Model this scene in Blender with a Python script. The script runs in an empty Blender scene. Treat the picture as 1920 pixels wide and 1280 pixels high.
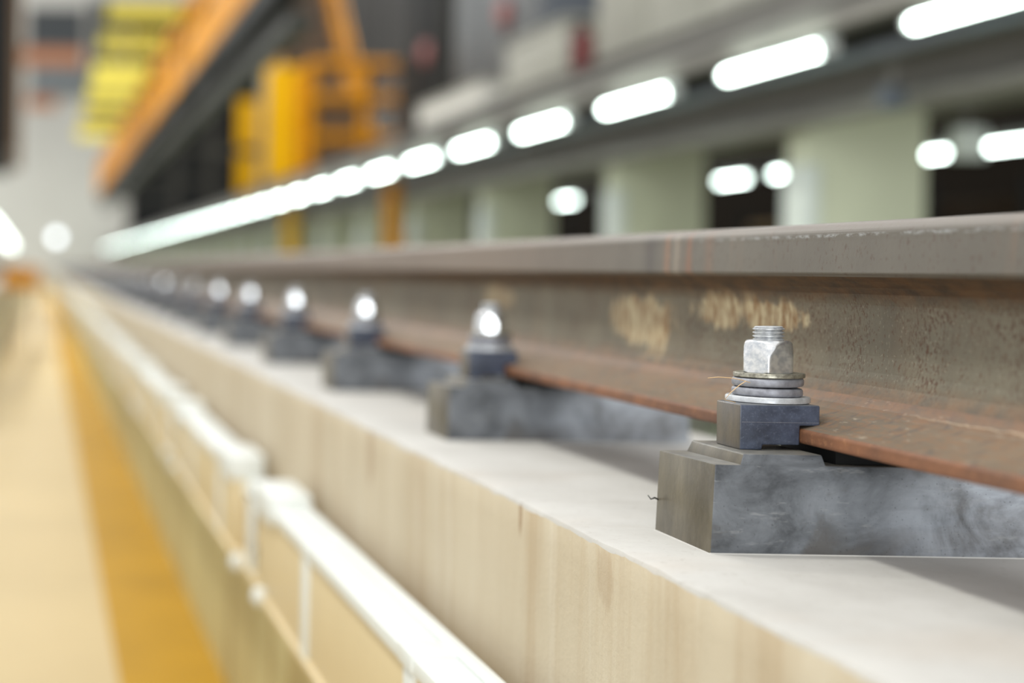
import bpy, bmesh, math, random
from mathutils import Vector, Matrix, noise

random.seed(7)
PI = math.pi
C = bpy.context.scene.collection
SC = bpy.context.scene
CAM = 1.07                       # camera height above the pit floor (m)

# ------------------------------------------------------------------ materials
def lin(c):
    o = []
    for v in c[:3]:
        v /= 255.0
        o.append(v / 12.92 if v <= 0.04045 else ((v + 0.055) / 1.055) ** 2.4)
    return (o[0], o[1], o[2], 1.0)

class NT:
    """small helper around a node tree"""
    def __init__(s, name):
        s.m = bpy.data.materials.new(name); s.m.use_nodes = True
        s.n = s.m.node_tree.nodes; s.l = s.m.node_tree.links
        s.b = s.n['Principled BSDF']
        s.tc = s.n.new('ShaderNodeTexCoord')
    def co(s, scale=(1, 1, 1), loc=(0, 0, 0)):
        mp = s.n.new('ShaderNodeMapping')
        mp.inputs['Scale'].default_value = scale; mp.inputs['Location'].default_value = loc
        s.l.new(s.tc.outputs['Object'], mp.inputs['Vector']); return mp.outputs['Vector']
    def noise(s, scale, co=None, detail=5, rough=0.6, dist=0.0):
        t = s.n.new('ShaderNodeTexNoise')
        t.inputs['Scale'].default_value = scale; t.inputs['Detail'].default_value = detail
        t.inputs['Roughness'].default_value = rough; t.inputs['Distortion'].default_value = dist
        s.l.new(co if co else s.co(), t.inputs['Vector']); return t.outputs['Fac']
    def ramp(s, fac, a, b, ca=(0, 0, 0, 1), cb=(1, 1, 1, 1)):
        r = s.n.new('ShaderNodeValToRGB')
        r.color_ramp.elements[0].position = a; r.color_ramp.elements[1].position = b
        r.color_ramp.elements[0].color = ca; r.color_ramp.elements[1].color = cb
        s.l.new(fac, r.inputs['Fac']); return r.outputs['Color']
    def mix(s, fac, a, b):
        m = s.n.new('ShaderNodeMix'); m.data_type = 'RGBA'
        for sock, v in ((m.inputs[0], fac), (m.inputs[6], a), (m.inputs[7], b)):
            if hasattr(v, 'is_output'): s.l.new(v, sock)
            else: sock.default_value = v
        return m.outputs[2]
    def math(s, op, a, b=0.0, clamp=False):
        m = s.n.new('ShaderNodeMath'); m.operation = op; m.use_clamp = clamp
        for sock, v in ((m.inputs[0], a), (m.inputs[1], b)):
            if hasattr(v, 'is_output'): s.l.new(v, sock)
            else: sock.default_value = v
        return m.outputs[0]
    def xyz(s):
        x = s.n.new('ShaderNodeSeparateXYZ'); s.l.new(s.tc.outputs['Object'], x.inputs[0]); return x.outputs
    def color(s, v):
        if hasattr(v, 'is_output'): s.l.new(v, s.b.inputs['Base Color'])
        else: s.b.inputs['Base Color'].default_value = v
    def rough(s, v):
        if hasattr(v, 'is_output'): s.l.new(v, s.b.inputs['Roughness'])
        else: s.b.inputs['Roughness'].default_value = v
    def bump(s, h, strength=0.3, dist=0.001):
        b = s.n.new('ShaderNodeBump'); b.inputs['Strength'].default_value = strength
        b.inputs['Distance'].default_value = dist
        s.l.new(h, b.inputs['Height']); s.l.new(b.outputs['Normal'], s.b.inputs['Normal'])
    def set(s, **k):
        for a, v in k.items(): s.b.inputs[a.replace('_', ' ')].default_value = v

def paint(name, c, rough=0.5, var=0.12, scale=3.0, metal=0.0, spec=0.5):
    t = NT(name); c1 = lin(c); k = 1 - var
    c2 = (c1[0] * k, c1[1] * k, c1[2] * k, 1)
    n = t.noise(scale, detail=4)
    t.color(t.mix(t.ramp(n, 0.35, 0.7), c1, c2)); t.rough(rough); t.set(Metallic=metal, Specular_IOR_Level=spec)
    return t.m

def emit(name, c, strength):
    t = NT(name)
    t.set(Emission_Color=lin(c), Emission_Strength=strength); t.color(lin((240, 240, 240)))
    return t.m

def patch(t, yc, zc, ry, rz, nz, amount=1.0):
    """blotchy patch: 1 inside an uneven ellipse on the Y/Z plane"""
    p = t.xyz()
    a = t.math('DIVIDE', t.math('SUBTRACT', p[1], yc), ry)
    b = t.math('DIVIDE', t.math('SUBTRACT', p[2], zc), rz)
    d = t.math('SQRT', t.math('ADD', t.math('MULTIPLY', a, a), t.math('MULTIPLY', b, b)))
    d = t.math('ADD', d, t.math('MULTIPLY', t.math('SUBTRACT', nz, 0.5), 2.4))
    f = t.math('MULTIPLY', t.math('SUBTRACT', 1.0, d), 3.5, True)
    return t.math('MULTIPLY', f, amount)

def mat_web():
    t = NT('rail web weathered steel')
    base = t.mix(t.ramp(t.noise(7, t.co((1, 1, 0.45))), 0.3, 0.72), lin((122, 115, 97)), lin((98, 91, 77)))
    st = t.noise(26, t.co((1, 1, 0.09)), 3, 0.6)
    base = t.mix(t.math('MULTIPLY', t.ramp(st, 0.5, 0.75), 0.35), base, lin((82, 73, 62)))
    rb = t.noise(9, t.co((1, 0.8, 1), (3, 2, 5)), 4)
    base = t.mix(t.math('MULTIPLY', t.ramp(rb, 0.5, 0.72), 0.4), base, lin((118, 96, 72)))
    den = t.ramp(t.noise(11, t.co((1, 1, 0.7), (1, 4, 1)), 3), 0.38, 0.6)
    sp = t.noise(380, t.co((1, 1, 0.6)), 2, 0.5)
    base = t.mix(t.math('MULTIPLY', t.math('MULTIPLY', t.ramp(sp, 0.545, 0.60), den), 0.95), base, lin((84, 60, 44)))
    sp2 = t.noise(300, t.co((1, 1, 0.6), (4, 1, 2)), 3, 0.6)
    base = t.mix(t.math('MULTIPLY', t.ramp(sp2, 0.60, 0.65), 0.8), base, lin((90, 66, 48)))
    sp3 = t.noise(420, t.co((1, 1, 0.7), (1, 6, 2)), 1, 0.5)
    base = t.mix(t.math('MULTIPLY', t.ramp(sp3, 0.66, 0.70), 0.25), base, lin((176, 168, 146)))
    # ochre scrapes where the rail paint has flaked off
    nz = t.noise(34, t.co((1, 1, 0.42)), 6, 0.75)
    fine = t.ramp(t.noise(120, t.co((1, 1, 0.3)), 4, 0.7), 0.40, 0.62)
    pc = t.mix(fine, lin((200, 184, 148)), lin((134, 98, 58)))
    for (yc, zc, ry, rz, am) in ((1.53, CAM - 0.037, 0.085, 0.017, 0.85), (1.63, CAM - 0.033, 0.08, 0.022, 0.8), (1.86, CAM - 0.052, 0.10, 0.030, 0.75),
                                 (1.81, CAM - 0.080, 0.03, 0.028, 0.6), (2.45, CAM - 0.035, 0.09, 0.022, 0.55)):
        base = t.mix(patch(t, yc, zc, ry, rz, nz, am), base, pc)
    # shade under the head painted in rusty browns; rust along the lower fillet
    z = t.xyz()[2]
    f = t.math('MULTIPLY', t.math('SUBTRACT', z, CAM - 0.026), 70.0, True)
    rr = t.mix(t.ramp(t.noise(60, t.co((1, 0.6, 1)), 4, 0.65), 0.4, 0.65), lin((92, 64, 38)), lin((56, 42, 31)))
    base = t.mix(t.math('MULTIPLY', f, 0.85), base, rr)
    f2 = t.math('MULTIPLY', t.math('SUBTRACT', t.math('ADD', CAM - 0.090, t.math('MULTIPLY', t.noise(40, detail=4), 0.014)), z), 60.0, True)
    base = t.mix(t.math('MULTIPLY', f2, 0.8), base, t.mix(t.ramp(t.noise(70, t.co((1, .5, 1)), 4, .65), .4, .62), lin((122, 92, 66)), lin((92, 78, 64))))
    t.color(base); t.rough(0.62); t.set(Specular_IOR_Level=0.3)
    t.bump(t.noise(160, detail=4), 0.35, 0.0008); return t.m

def mat_foot():
    t = NT('rail foot rusted steel')
    base = t.mix(t.ramp(t.noise(14, t.co((1, 0.5, 1))), 0.35, 0.7), lin((132, 114, 94)), lin((108, 97, 84)))
    st = t.noise(170, t.co((1, 0.3, 1)), 4, 0.75)
    base = t.mix(t.math('MULTIPLY', t.ramp(st, 0.48, 0.58), 0.5), base, lin((140, 104, 76)))
    st2 = t.noise(90, t.co((0.4, 1, 1), (2, 7, 1)), 4, 0.7)
    base = t.mix(t.math('MULTIPLY', t.ramp(st2, 0.54, 0.66), 0.55), base, lin((86, 82, 82)))
    st3 = t.noise(200, t.co((1, 0.3, 1), (5, 2, 1)), 3, 0.7)
    base = t.mix(t.math('MULTIPLY', t.ramp(st3, 0.62, 0.7), 0.45), base, lin((186, 172, 152)))
    x = t.xyz()[0]                                         # rustier towards the web
    f = t.math('MULTIPLY', t.math('SUBTRACT', x, 0.6532 + 0.038), 40.0, True)
    base = t.mix(t.math('MULTIPLY', f, 0.75), base, t.mix(t.ramp(t.noise(50, t.co((1, .4, 1), (1, 1, 3)), 4, .7), .4, .62), lin((126, 86, 58)), lin((92, 72, 58))))
    yy = t.xyz()[1]                                        # flaking pale line at the start of the fillet near by
    ln = t.math('ADD', t.math('SUBTRACT', x, 0.7045), t.math('MULTIPLY', t.math('SUBTRACT', t.noise(60, detail=4), 0.5), 0.008))
    ln = t.math('SUBTRACT', 1.0, t.math('DIVIDE', t.math('ABSOLUTE', ln), 0.0011), True)
    ln = t.math('MULTIPLY', t.math('MULTIPLY', ln, t.math('MULTIPLY', t.math('SUBTRACT', 1.27, yy), 12.0, True)), 0.6)
    base = t.mix(ln, base, lin((206, 186, 158)))
    t.color(base); t.rough(0.55); t.set(Specular_IOR_Level=0.25)
    t.bump(t.noise(140, detail=4), 0.3, 0.0008); return t.m

def mat_edge():
    t = NT('rail foot edge bright rust')
    base = t.mix(t.ramp(t.noise(34, t.co((1, 0.6, 1))), 0.35, 0.7), lin((136, 90, 60)), lin((98, 66, 48)))
    base = t.mix(t.math('MULTIPLY', t.ramp(t.noise(9, t.co((1, 1, 1), (5, 0, 0))), 0.55, 0.7), 0.6), base, lin((82, 62, 50)))
    base = t.mix(t.math('MULTIPLY', t.ramp(t.noise(180, detail=3), 0.58, 0.68), 0.4), base, lin((164, 116, 78)))
    t.color(base); t.rough(0.65); t.bump(t.noise(260, detail=3), 0.3, 0.0006); return t.m

def mat_head():
    t = NT('rail head worn steel')
    base = t.mix(t.ramp(t.noise(5, t.co((1, 1, 0.4))), 0.3, 0.7), lin((108, 102, 91)), lin((90, 84, 75)))
    y = t.xyz()[1]                                         # rusty brown further along, greyer near by
    far = t.math('MULTIPLY', t.math('SUBTRACT', y, 1.75), 1.6, True)
    base = t.mix(t.math('MULTIPLY', far, 0.45), base, lin((134, 110, 90)))
    band = t.noise(16, t.co((0.3, 1, 0.1), (0, 3.1, 0)), 5, 0.75)
    base = t.mix(t.math('MULTIPLY', t.ramp(band, 0.58, 0.70), 0.3), base, lin((138, 104, 78)))
    for yc, w, cc, am in ((1.765, 0.026, (74, 68, 64), 0.7), (1.718, 0.011, (160, 116, 84), 0.6), (1.693, 0.012, (156, 142, 124), 0.6), (1.660, 0.010, (140, 92, 62), 0.7), (1.61, 0.018, (134, 100, 76), 0.4)):
        g = t.math('SUBTRACT', 1.0, t.math('DIVIDE', t.math('ABSOLUTE', t.math('SUBTRACT', t.math('ADD', y, t.math('MULTIPLY', t.noise(60, t.co((1, 1, .6)), 3), 0.012)), yc + 0.006)), w), True)
        base = t.mix(t.math('MULTIPLY', g, am), base, lin(cc))
    sp = t.noise(260, t.co((1, 1, 0.6)), 2)
    base = t.mix(t.math('MULTIPLY', t.ramp(sp, 0.6, 0.68), 0.7), base, lin((84, 66, 54)))
    z = t.xyz()[2]
    top = t.math('MULTIPLY', t.math('SUBTRACT', z, CAM + 0.040), 150.0, True)
    base = t.mix(t.math('MULTIPLY', top, 0.6), base, lin((132, 122, 114)))
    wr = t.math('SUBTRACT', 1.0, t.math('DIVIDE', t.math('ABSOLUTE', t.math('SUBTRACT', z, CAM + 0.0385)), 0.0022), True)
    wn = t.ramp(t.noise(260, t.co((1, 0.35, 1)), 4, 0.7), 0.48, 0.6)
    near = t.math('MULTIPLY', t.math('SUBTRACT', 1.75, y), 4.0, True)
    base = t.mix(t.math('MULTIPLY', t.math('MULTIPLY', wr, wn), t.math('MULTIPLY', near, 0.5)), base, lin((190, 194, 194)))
    t.color(base); t.rough(0.5); t.set(Metallic=0.1)
    t.bump(t.noise(190, detail=3), 0.25, 0.0006); return t.m

def mat_block():
    t = NT('dark grey cast resin block')
    base = t.mix(t.ramp(t.noise(15, t.co((1, 1, 1.3)), 6, 0.66, 0.6), 0.36, 0.64), lin((50, 52, 55)), lin((108, 111, 115)))
    cl = t.noise(7, t.co((1, 1, 1.4), (3, 1, 2)), 6, 0.62, 0.8)
    base = t.mix(t.math('MULTIPLY', t.ramp(cl, 0.50, 0.58), 0.75), base, lin((76, 71, 66)))
    wh = t.noise(10, t.co((1, 1, 1.2), (8, 1, 5)), 6, 0.66, 0.5)
    x = t.xyz()[0]                                         # lamp light on the block's right end, painted in as a pale bloom
    bl = t.math('MULTIPLY', t.math('SUBTRACT', x, 0.055), 12.0, True)
    base = t.mix(t.math('MULTIPLY', t.math('MULTIPLY', t.ramp(wh, 0.36, 0.58), bl), 0.9), base, lin((172, 176, 182)))
    st = t.noise(70, t.co((0.15, 1, 1)), 4, 0.65)
    base = t.mix(t.math('MULTIPLY', t.ramp(st, 0.5, 0.7), 0.3), base, lin((70, 72, 77)))
    sc = t.noise(150, t.co((0.2, 1, 1), (1, 5, 3)), 3, 0.65)
    base = t.mix(t.math('MULTIPLY', t.ramp(sc, 0.62, 0.7), 0.35), base, lin((150, 150, 148)))
    sp = t.noise(500, t.co(loc=(2, 2, 2)), 1)
    base = t.mix(t.math('MULTIPLY', t.ramp(sp, 0.70, 0.74), 0.5), base, lin((40, 40, 42)))
    # dusty coat and warm floor bounce painted on the faces towards the pit
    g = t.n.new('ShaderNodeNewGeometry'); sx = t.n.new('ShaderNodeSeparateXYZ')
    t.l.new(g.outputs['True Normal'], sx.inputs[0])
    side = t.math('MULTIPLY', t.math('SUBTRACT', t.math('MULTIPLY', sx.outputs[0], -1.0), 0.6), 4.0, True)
    dust_bounce = t.mix(t.ramp(t.noise(36, t.co((1, 1, 0.3)), 5, 0.7), 0.35, 0.7), lin((84, 75, 56)), lin((118, 108, 86)))
    base = t.mix(t.math('MULTIPLY', side, 0.78), base, dust_bounce)
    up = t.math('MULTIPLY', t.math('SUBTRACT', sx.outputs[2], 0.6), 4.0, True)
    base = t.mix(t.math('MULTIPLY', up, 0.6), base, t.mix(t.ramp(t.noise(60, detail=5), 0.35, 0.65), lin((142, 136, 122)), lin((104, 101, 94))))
    t.color(base); t.rough(0.42)
    t.bump(t.noise(150, detail=4), 0.25, 0.0007); return t.m

def mat_clip():
    t = NT('blue black moulded plastic')
    base = t.mix(t.ramp(t.noise(45, detail=6, rough=0.65), 0.36, 0.66), lin((50, 55, 68)), lin((80, 88, 106)))
    sp = t.noise(420, detail=2)
    base = t.mix(t.math('MULTIPLY', t.ramp(sp, 0.56, 0.72), 0.3), base, lin((116, 122, 136)))
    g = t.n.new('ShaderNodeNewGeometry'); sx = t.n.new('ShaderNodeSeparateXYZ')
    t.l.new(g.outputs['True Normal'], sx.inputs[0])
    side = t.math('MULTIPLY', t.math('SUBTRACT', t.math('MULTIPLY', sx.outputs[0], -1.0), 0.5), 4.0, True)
    base = t.mix(t.math('MULTIPLY', side, 0.75), base, t.mix(t.ramp(t.noise(60, t.co((1, 1, 0.3)), 4), .35, .7), lin((112, 100, 80)), lin((76, 70, 60))))  # pit side faces: dusty tone with warm floor bounce painted in
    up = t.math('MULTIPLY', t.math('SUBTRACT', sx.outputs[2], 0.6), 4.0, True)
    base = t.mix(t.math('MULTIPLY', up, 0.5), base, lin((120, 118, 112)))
    t.color(base); t.rough(0.36); t.bump(t.noise(300, detail=3), 0.2, 0.0004); return t.m

def mat_zinc(name, c1, c2, rough, metal, scale=180):
    t = NT(name)
    base = t.mix(t.ramp(t.noise(scale, detail=4), 0.38, 0.64), lin(c1), lin(c2))
    t.color(base); t.set(Metallic=metal)
    t.rough(t.math('ADD', t.math('MULTIPLY', t.noise(scale * 0.6, detail=3), 0.25), rough - 0.12))
    t.bump(t.noise(scale * 2, detail=3), 0.12 if rough > 0.3 else 0.03, 0.0003); return t.m

def mat_concrete_top():
    t = NT('pale raw concrete')
    base = t.mix(t.ramp(t.noise(6, detail=6, rough=0.65), 0.3, 0.72), lin((203, 200, 194)), lin((182, 178, 171)))
    base = t.mix(t.math('MULTIPLY', t.ramp(t.noise(3.2, t.co((1, 2, 1), (1, 1, 1)), 4), 0.54, 0.70), 0.3), base, lin((190, 176, 160)))
    sp = t.noise(120, detail=3, rough=0.7)
    base = t.mix(t.math('MULTIPLY', t.ramp(sp, 0.6, 0.72), 0.35), base, lin((150, 140, 128)))
    p = t.xyz()                                            # hairline crack across the curb
    w = t.math('ADD', t.math('SUBTRACT', p[1], 1.583), t.math('MULTIPLY', t.math('SUBTRACT', t.noise(25), 0.5), 0.02))
    c = t.math('SUBTRACT', 1.0, t.math('DIVIDE', t.math('ABSOLUTE', w), 0.0016), True)
    base = t.mix(t.math('MULTIPLY', c, 0.6), base, lin((112, 92, 74)))
    t.color(base); t.rough(0.8); t.bump(t.noise(90, detail=6, rough=0.65), 0.35, 0.0015); return t.m

def mat_concrete_side():
    t = NT('beige stained plaster')
    base = t.mix(t.ramp(t.noise(4, t.co((1, 1, 0.5)), 5), 0.3, 0.7), lin((206, 193, 168)), lin((190, 175, 148)))
    st = t.noise(13, t.co((1, 1, 0.07)), 5, 0.65)
    base = t.mix(t.math('MULTIPLY', t.ramp(st, 0.5, 0.70), 0.55), base, lin((172, 146, 110)))
    st2 = t.noise(22, t.co((1, 1, 0.08), (0, 5, 0)), 4, 0.65)
    base = t.mix(t.math('MULTIPLY', t.ramp(st2, 0.55, 0.72), 0.4), base, lin((218, 210, 192)))
    nz = t.noise(30, t.co((1, 1, 0.2)), 5, 0.7)            # brown runs from the edge
    for yc, zc, ry, rz, am in ((2.30, 0.80, 0.03, 0.05, 0.30), (1.583, 0.83, 0.006, 0.03, 0.6), (1.34, 0.81, 0.02, 0.03, 0.22)):
        base = t.mix(patch(t, yc, zc, ry, rz, nz, am), base, lin((140, 104, 68)))
    t.color(base); t.rough(0.8); t.bump(t.noise(130, detail=6, rough=0.7), 0.5, 0.002); return t.m

def mat_lowwall():
    t = NT('pale yellow green wall paint')
    base = t.mix(t.ramp(t.noise(1.6, t.co((1, 1, 0.4)), 4), 0.35, 0.7), lin((212, 206, 160)), lin((190, 178, 130)))
    st = t.noise(5, t.co((1, 1, 0.06)), 4, 0.65)  # vertical bands painted in for the shadows of the trunking brackets
    base = t.mix(t.math('MULTIPLY', t.ramp(st, 0.5, 0.62), 0.6), base, lin((168, 142, 84)))
    st2 = t.noise(6, t.co((1, 1, 0.06), (0, 9, 0)), 3, 0.6)
    base = t.mix(t.math('MULTIPLY', t.ramp(st2, 0.58, 0.66), 0.5), base, lin((112, 104, 86)))
    t.color(base); t.rough(0.6); return t.m

M = {}
M['web'], M['foot'], M['edge'], M['head'] = mat_web(), mat_foot(), mat_edge(), mat_head()
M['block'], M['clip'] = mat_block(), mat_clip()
M['nut'] = mat_zinc('bright zinc nut', (232, 232, 230), (194, 198, 202), 0.20, 0.85)
M['bolt'] = mat_zinc('galvanised thread', (214, 216, 216), (172, 174, 178), 0.4, 0.5)
M['washer'] = mat_zinc('yellowish zinc washer', (176, 172, 156), (120, 116, 104), 0.4, 0.7, 260)
M['spring'] = mat_zinc('dull galvanised spring washer', (160, 161, 168), (132, 132, 138), 0.5, 0.4, 120)
M['plate'] = mat_zinc('pale galvanised plate washer', (206, 208, 210), (180, 182, 184), 0.45, 0.4, 140)
M['ctop'], M['cside'] = mat_concrete_top(), mat_concrete_side()
M['rubber'] = paint('black rubber pad', (24, 24, 23), 0.8, spec=0.2)
M['straw'] = paint('dry straw', (220, 184, 136), 0.6)
M['cream'] = paint('cream floor paint', (206, 184, 140), 0.6, 0.10, 1.2, spec=0.2)
M['yellowf'] = paint('yellow floor paint', (190, 144, 22), 0.6, 0.22, 2.2, spec=0.15)
M['greenf'] = paint('pale green floor paint', (160, 166, 142), 0.5, 0.12, 1.0)
M['lowwall'] = mat_lowwall()
M['white'] = paint('white trunking plastic', (226, 229, 225), 0.45, 0.06, 2)
M['panel'] = paint('cream trunking panel', (222, 202, 160), 0.45, 0.08, 2)
M['dark'] = paint('dark grey steel', (58, 57, 53), 0.6, spec=0.2)
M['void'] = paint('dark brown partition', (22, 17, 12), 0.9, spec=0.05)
M['black'] = paint('near black steel', (32, 33, 33), 0.7, spec=0.2)
M['grey'] = paint('mid grey steel', (128, 124, 118), 0.55)
M['beam'] = paint('grey painted beam', (132, 128, 121), 0.5)
M['bluegrey'] = paint('blue grey panel', (92, 98, 106), 0.5)
M['pale'] = paint('pale warm grey panel', (160, 159, 147), 0.55)
M['pillar'] = paint('pale green painted concrete', (212, 214, 186), 0.6, 0.08)
M['pillarw'] = paint('white painted pillar guard', (222, 228, 220), 0.5, 0.06)
M['orange'] = paint('orange safety paint', (218, 146, 10), 0.5, spec=0.15)
M['yellow'] = paint('yellow safety paint', (232, 178, 4), 0.5, spec=0.15)
M['lemon'] = paint('lemon yellow flap', (222, 208, 92), 0.5, spec=0.2)
M['brown'] = paint('brown mesh tread', (110, 84, 58), 0.6)
M['red'] = paint('dark red paint', (104, 26, 26), 0.4)
M['pink'] = paint('faded red paint', (160, 96, 92), 0.5)
M['back'] = paint('light grey cladding', (216, 214, 205), 0.6, 0.08, 0.4)
M['hall'] = paint('grey hall cladding', (60, 57, 52), 0.6, 0.1, 0.5)
M['brownwall'] = paint('dim brown equipment', (52, 40, 26), 0.8, 0.35, 2, spec=0.1)
M['tan'] = paint('tan equipment panel', (150, 126, 92), 0.7, 0.3, 3, spec=0.1)
M['shutter'] = paint('dark window shutter', (74, 78, 80), 0.5)
M['shutter2'] = paint('grey blue window shutter', (136, 142, 144), 0.5)
M['banner'] = paint('faded orange banner', (206, 140, 100), 0.6)
M['tube'] = emit('cool white lamp glow', (236, 255, 246), 16.0)
M['tube2'] = emit('cool white soft lamp glow', (240, 255, 248), 4.0)
M['flood'] = emit('white flood glow', (232, 242, 248), 3.6)
M['lamphouse'] = paint('white lamp housing', (200, 202, 198), 0.5)

# ------------------------------------------------------------------ mesh helpers
class MB:
    def __init__(s): s.v = []; s.f = []; s.mi = []
    def add(s, vs, fs, mi=0):
        b = len(s.v); s.v += [tuple(x) for x in vs]
        for f in fs: s.f.append([b + i for i in f]); s.mi.append(mi)
    def box(s, x0, x1, y0, y1, z0, z1, mi=0):
        s.hexa([(x0, y0, z0), (x1, y0, z0), (x1, y1, z0), (x0, y1, z0), (x0, y0, z1), (x1, y0, z1), (x1, y1, z1), (x0, y1, z1)], mi)
    def hexa(s, p, mi=0):
        s.add(p, [(3, 2, 1, 0), (4, 5, 6, 7), (0, 1, 5, 4), (1, 2, 6, 5), (2, 3, 7, 6), (3, 0, 4, 7)], mi)
    def prism(s, poly, y0, y1, mi=0, mis=None):          # (x, z) outline pushed along y
        n = len(poly)
        vs = [(x, y0, z) for x, z in poly] + [(x, y1, z) for x, z in poly]
        for i in range(n):
            j = (i + 1) % n
            s.add([vs[i], vs[j], vs[n + j], vs[n + i]], [(0, 1, 2, 3)], mis[i] if mis else mi)
        s.add(vs[:n], [tuple(range(n - 1, -1, -1))], mi); s.add(vs[n:], [tuple(range(n))], mi)
    def plan(s, poly, z0, z1, mi=0):                      # (x, y) outline pushed up
        n = len(poly)
        vs = [(x, y, z0) for x, y in poly] + [(x, y, z1) for x, y in poly]
        fs = [(i, (i + 1) % n, n + (i + 1) % n, n + i) for i in range(n)]
        s.add(vs, fs + [tuple(range(n - 1, -1, -1)), tuple(range(n, 2 * n))], mi)
    def lathe(s, prof, cx, cy, seg=48, mi=0, tilt=(0, 0), zt=0.0):
        rings = []; vs = []
        for r, z in prof:
            row = []
            for k in range(seg):
                a = 2 * PI * k / seg; x, y = r * math.cos(a), r * math.sin(a)
                row.append(len(vs)); vs.append((cx + x, cy + y, z + tilt[0] * x + tilt[1] * y))
            rings.append(row)
        fs = []
        for i in range(len(rings) - 1):
            for k in range(seg):
                j = (k + 1) % seg
                fs.append((rings[i][k], rings[i][j], rings[i + 1][j], rings[i + 1][k]))
        fs.append(tuple(reversed(rings[0]))); fs.append(tuple(rings[-1]))
        s.add(vs, fs, mi)
    def ring(s, sec, cx, cy, seg=64, mi=0, tilt=(0, 0)):  # closed (r, z) section turned round an axis
        n = len(sec); vs = []
        for k in range(seg):
            a = 2 * PI * k / seg; ca, sa = math.cos(a), math.sin(a)
            for r, z in sec:
                vs.append((cx + r * ca, cy + r * sa, z + tilt[0] * r * ca + tilt[1] * r * sa))
        fs = []
        for k in range(seg):
            k2 = (k + 1) % seg
            for i in range(n):
                j = (i + 1) % n
                fs.append((k * n + i, k2 * n + i, k2 * n + j, k * n + j))
        s.add(vs, fs, mi)
    def tube(s, pts, r, seg=10, mi=0):
        pts = [Vector(p) for p in pts]; vs = []; n = len(pts)
        for i, p in enumerate(pts):
            d = (pts[min(i + 1, n - 1)] - pts[max(i - 1, 0)]).normalized()
            a = d.cross(Vector((0, 0, 1)))
            if a.length < 1e-4: a = d.cross(Vector((1, 0, 0)))
            a.normalize(); b = d.cross(a)
            rr = r[i] if isinstance(r, (list, tuple)) else r
            for k in range(seg):
                t = 2 * PI * k / seg
                vs.append(p + a * (rr * math.cos(t)) + b * (rr * math.sin(t)))
        fs = [(i * seg + k, i * seg + (k + 1) % seg, (i + 1) * seg + (k + 1) % seg, (i + 1) * seg + k)
              for i in range(n - 1) for k in range(seg)]
        fs += [tuple(range(seg - 1, -1, -1)), tuple(range((n - 1) * seg, n * seg))]
        s.add(vs, fs, mi)
    def bar(s, a, b, w, h, mi=0):                         # rectangular bar between two points
        a, b = Vector(a), Vector(b); d = (b - a).normalized()
        u = d.cross(Vector((0, 0, 1)))
        if u.length < 1e-4: u = Vector((1, 0, 0))
        u.normalize(); w2 = u.cross(d).normalized()
        q = [(-w, -h), (w, -h), (w, h), (-w, h)]
        vs = [p + u * (i / 2) + w2 * (j / 2) for p in (a, b) for i, j in q]
        s.add(vs, [(0, 1, 2, 3), (7, 6, 5, 4), (0, 4, 5, 1), (1, 5, 6, 2), (2, 6, 7, 3), (3, 7, 4, 0)], mi)
    def build(s, name, mats, parent=None, bevel=0.0, seg=2, smooth=35, loc=None, weld=True):
        if not isinstance(mats, (list, tuple)): mats = [mats]
        me = bpy.data.meshes.new(name)
        bm = bmesh.new(); vv = [bm.verts.new(v) for v in s.v]
        for f, mi in zip(s.f, s.mi):
            try:
                fc = bm.faces.new([vv[i] for i in f]); fc.material_index = mi
            except ValueError: pass
        if weld: bmesh.ops.remove_doubles(bm, verts=bm.verts, dist=1e-6)
        bmesh.ops.recalc_face_normals(bm, faces=bm.faces)
        if bevel:
            es = [e for e in bm.edges if len(e.link_faces) == 2 and e.calc_face_angle(0) > 0.5]
            bmesh.ops.bevel(bm, geom=es, offset=bevel, segments=seg, profile=0.5, affect='EDGES', clamp_overlap=True)
        if loc:                                            # keep the origin at loc
            bmesh.ops.translate(bm, verts=bm.verts, vec=-Vector(loc))
        bm.to_mesh(me); bm.free()
        for m in mats: me.materials.append(m)
        if smooth:
            me.polygons.foreach_set('use_smooth', [True] * len(me.polygons))
            me.set_sharp_from_angle(angle=math.radians(smooth))
        o = bpy.data.objects.new(name, me); C.objects.link(o)
        if loc: o.location = loc
        if parent: o.parent = parent
        return o

def tag(o, label, cat, group=None, kind=None):
    o['label'] = label; o['category'] = cat
    if group: o['group'] = group
    if kind: o['kind'] = kind
    return o

def thing(name, label, cat, loc=(0, 0, 0), group=None):
    o = bpy.data.objects.new(name, None); C.objects.link(o)
    o.location = loc; o.empty_display_size = 0.05
    return tag(o, label, cat, group)

def dup(root, loc, label, group=None):
    r = root.copy(); C.objects.link(r); r.location = loc; r['label'] = label
    if group: r['group'] = group
    for ch in list(root.children):
        c = ch.copy(); C.objects.link(c); c.parent = r
        for g in ch.children:
            d = g.copy(); C.objects.link(d); d.parent = c
    return r

ORD = ['first', 'second', 'third', 'fourth', 'fifth', 'sixth', 'seventh', 'eighth', 'ninth', 'tenth', 'eleventh', 'twelfth']
def Z(dz): return CAM + dz

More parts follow.
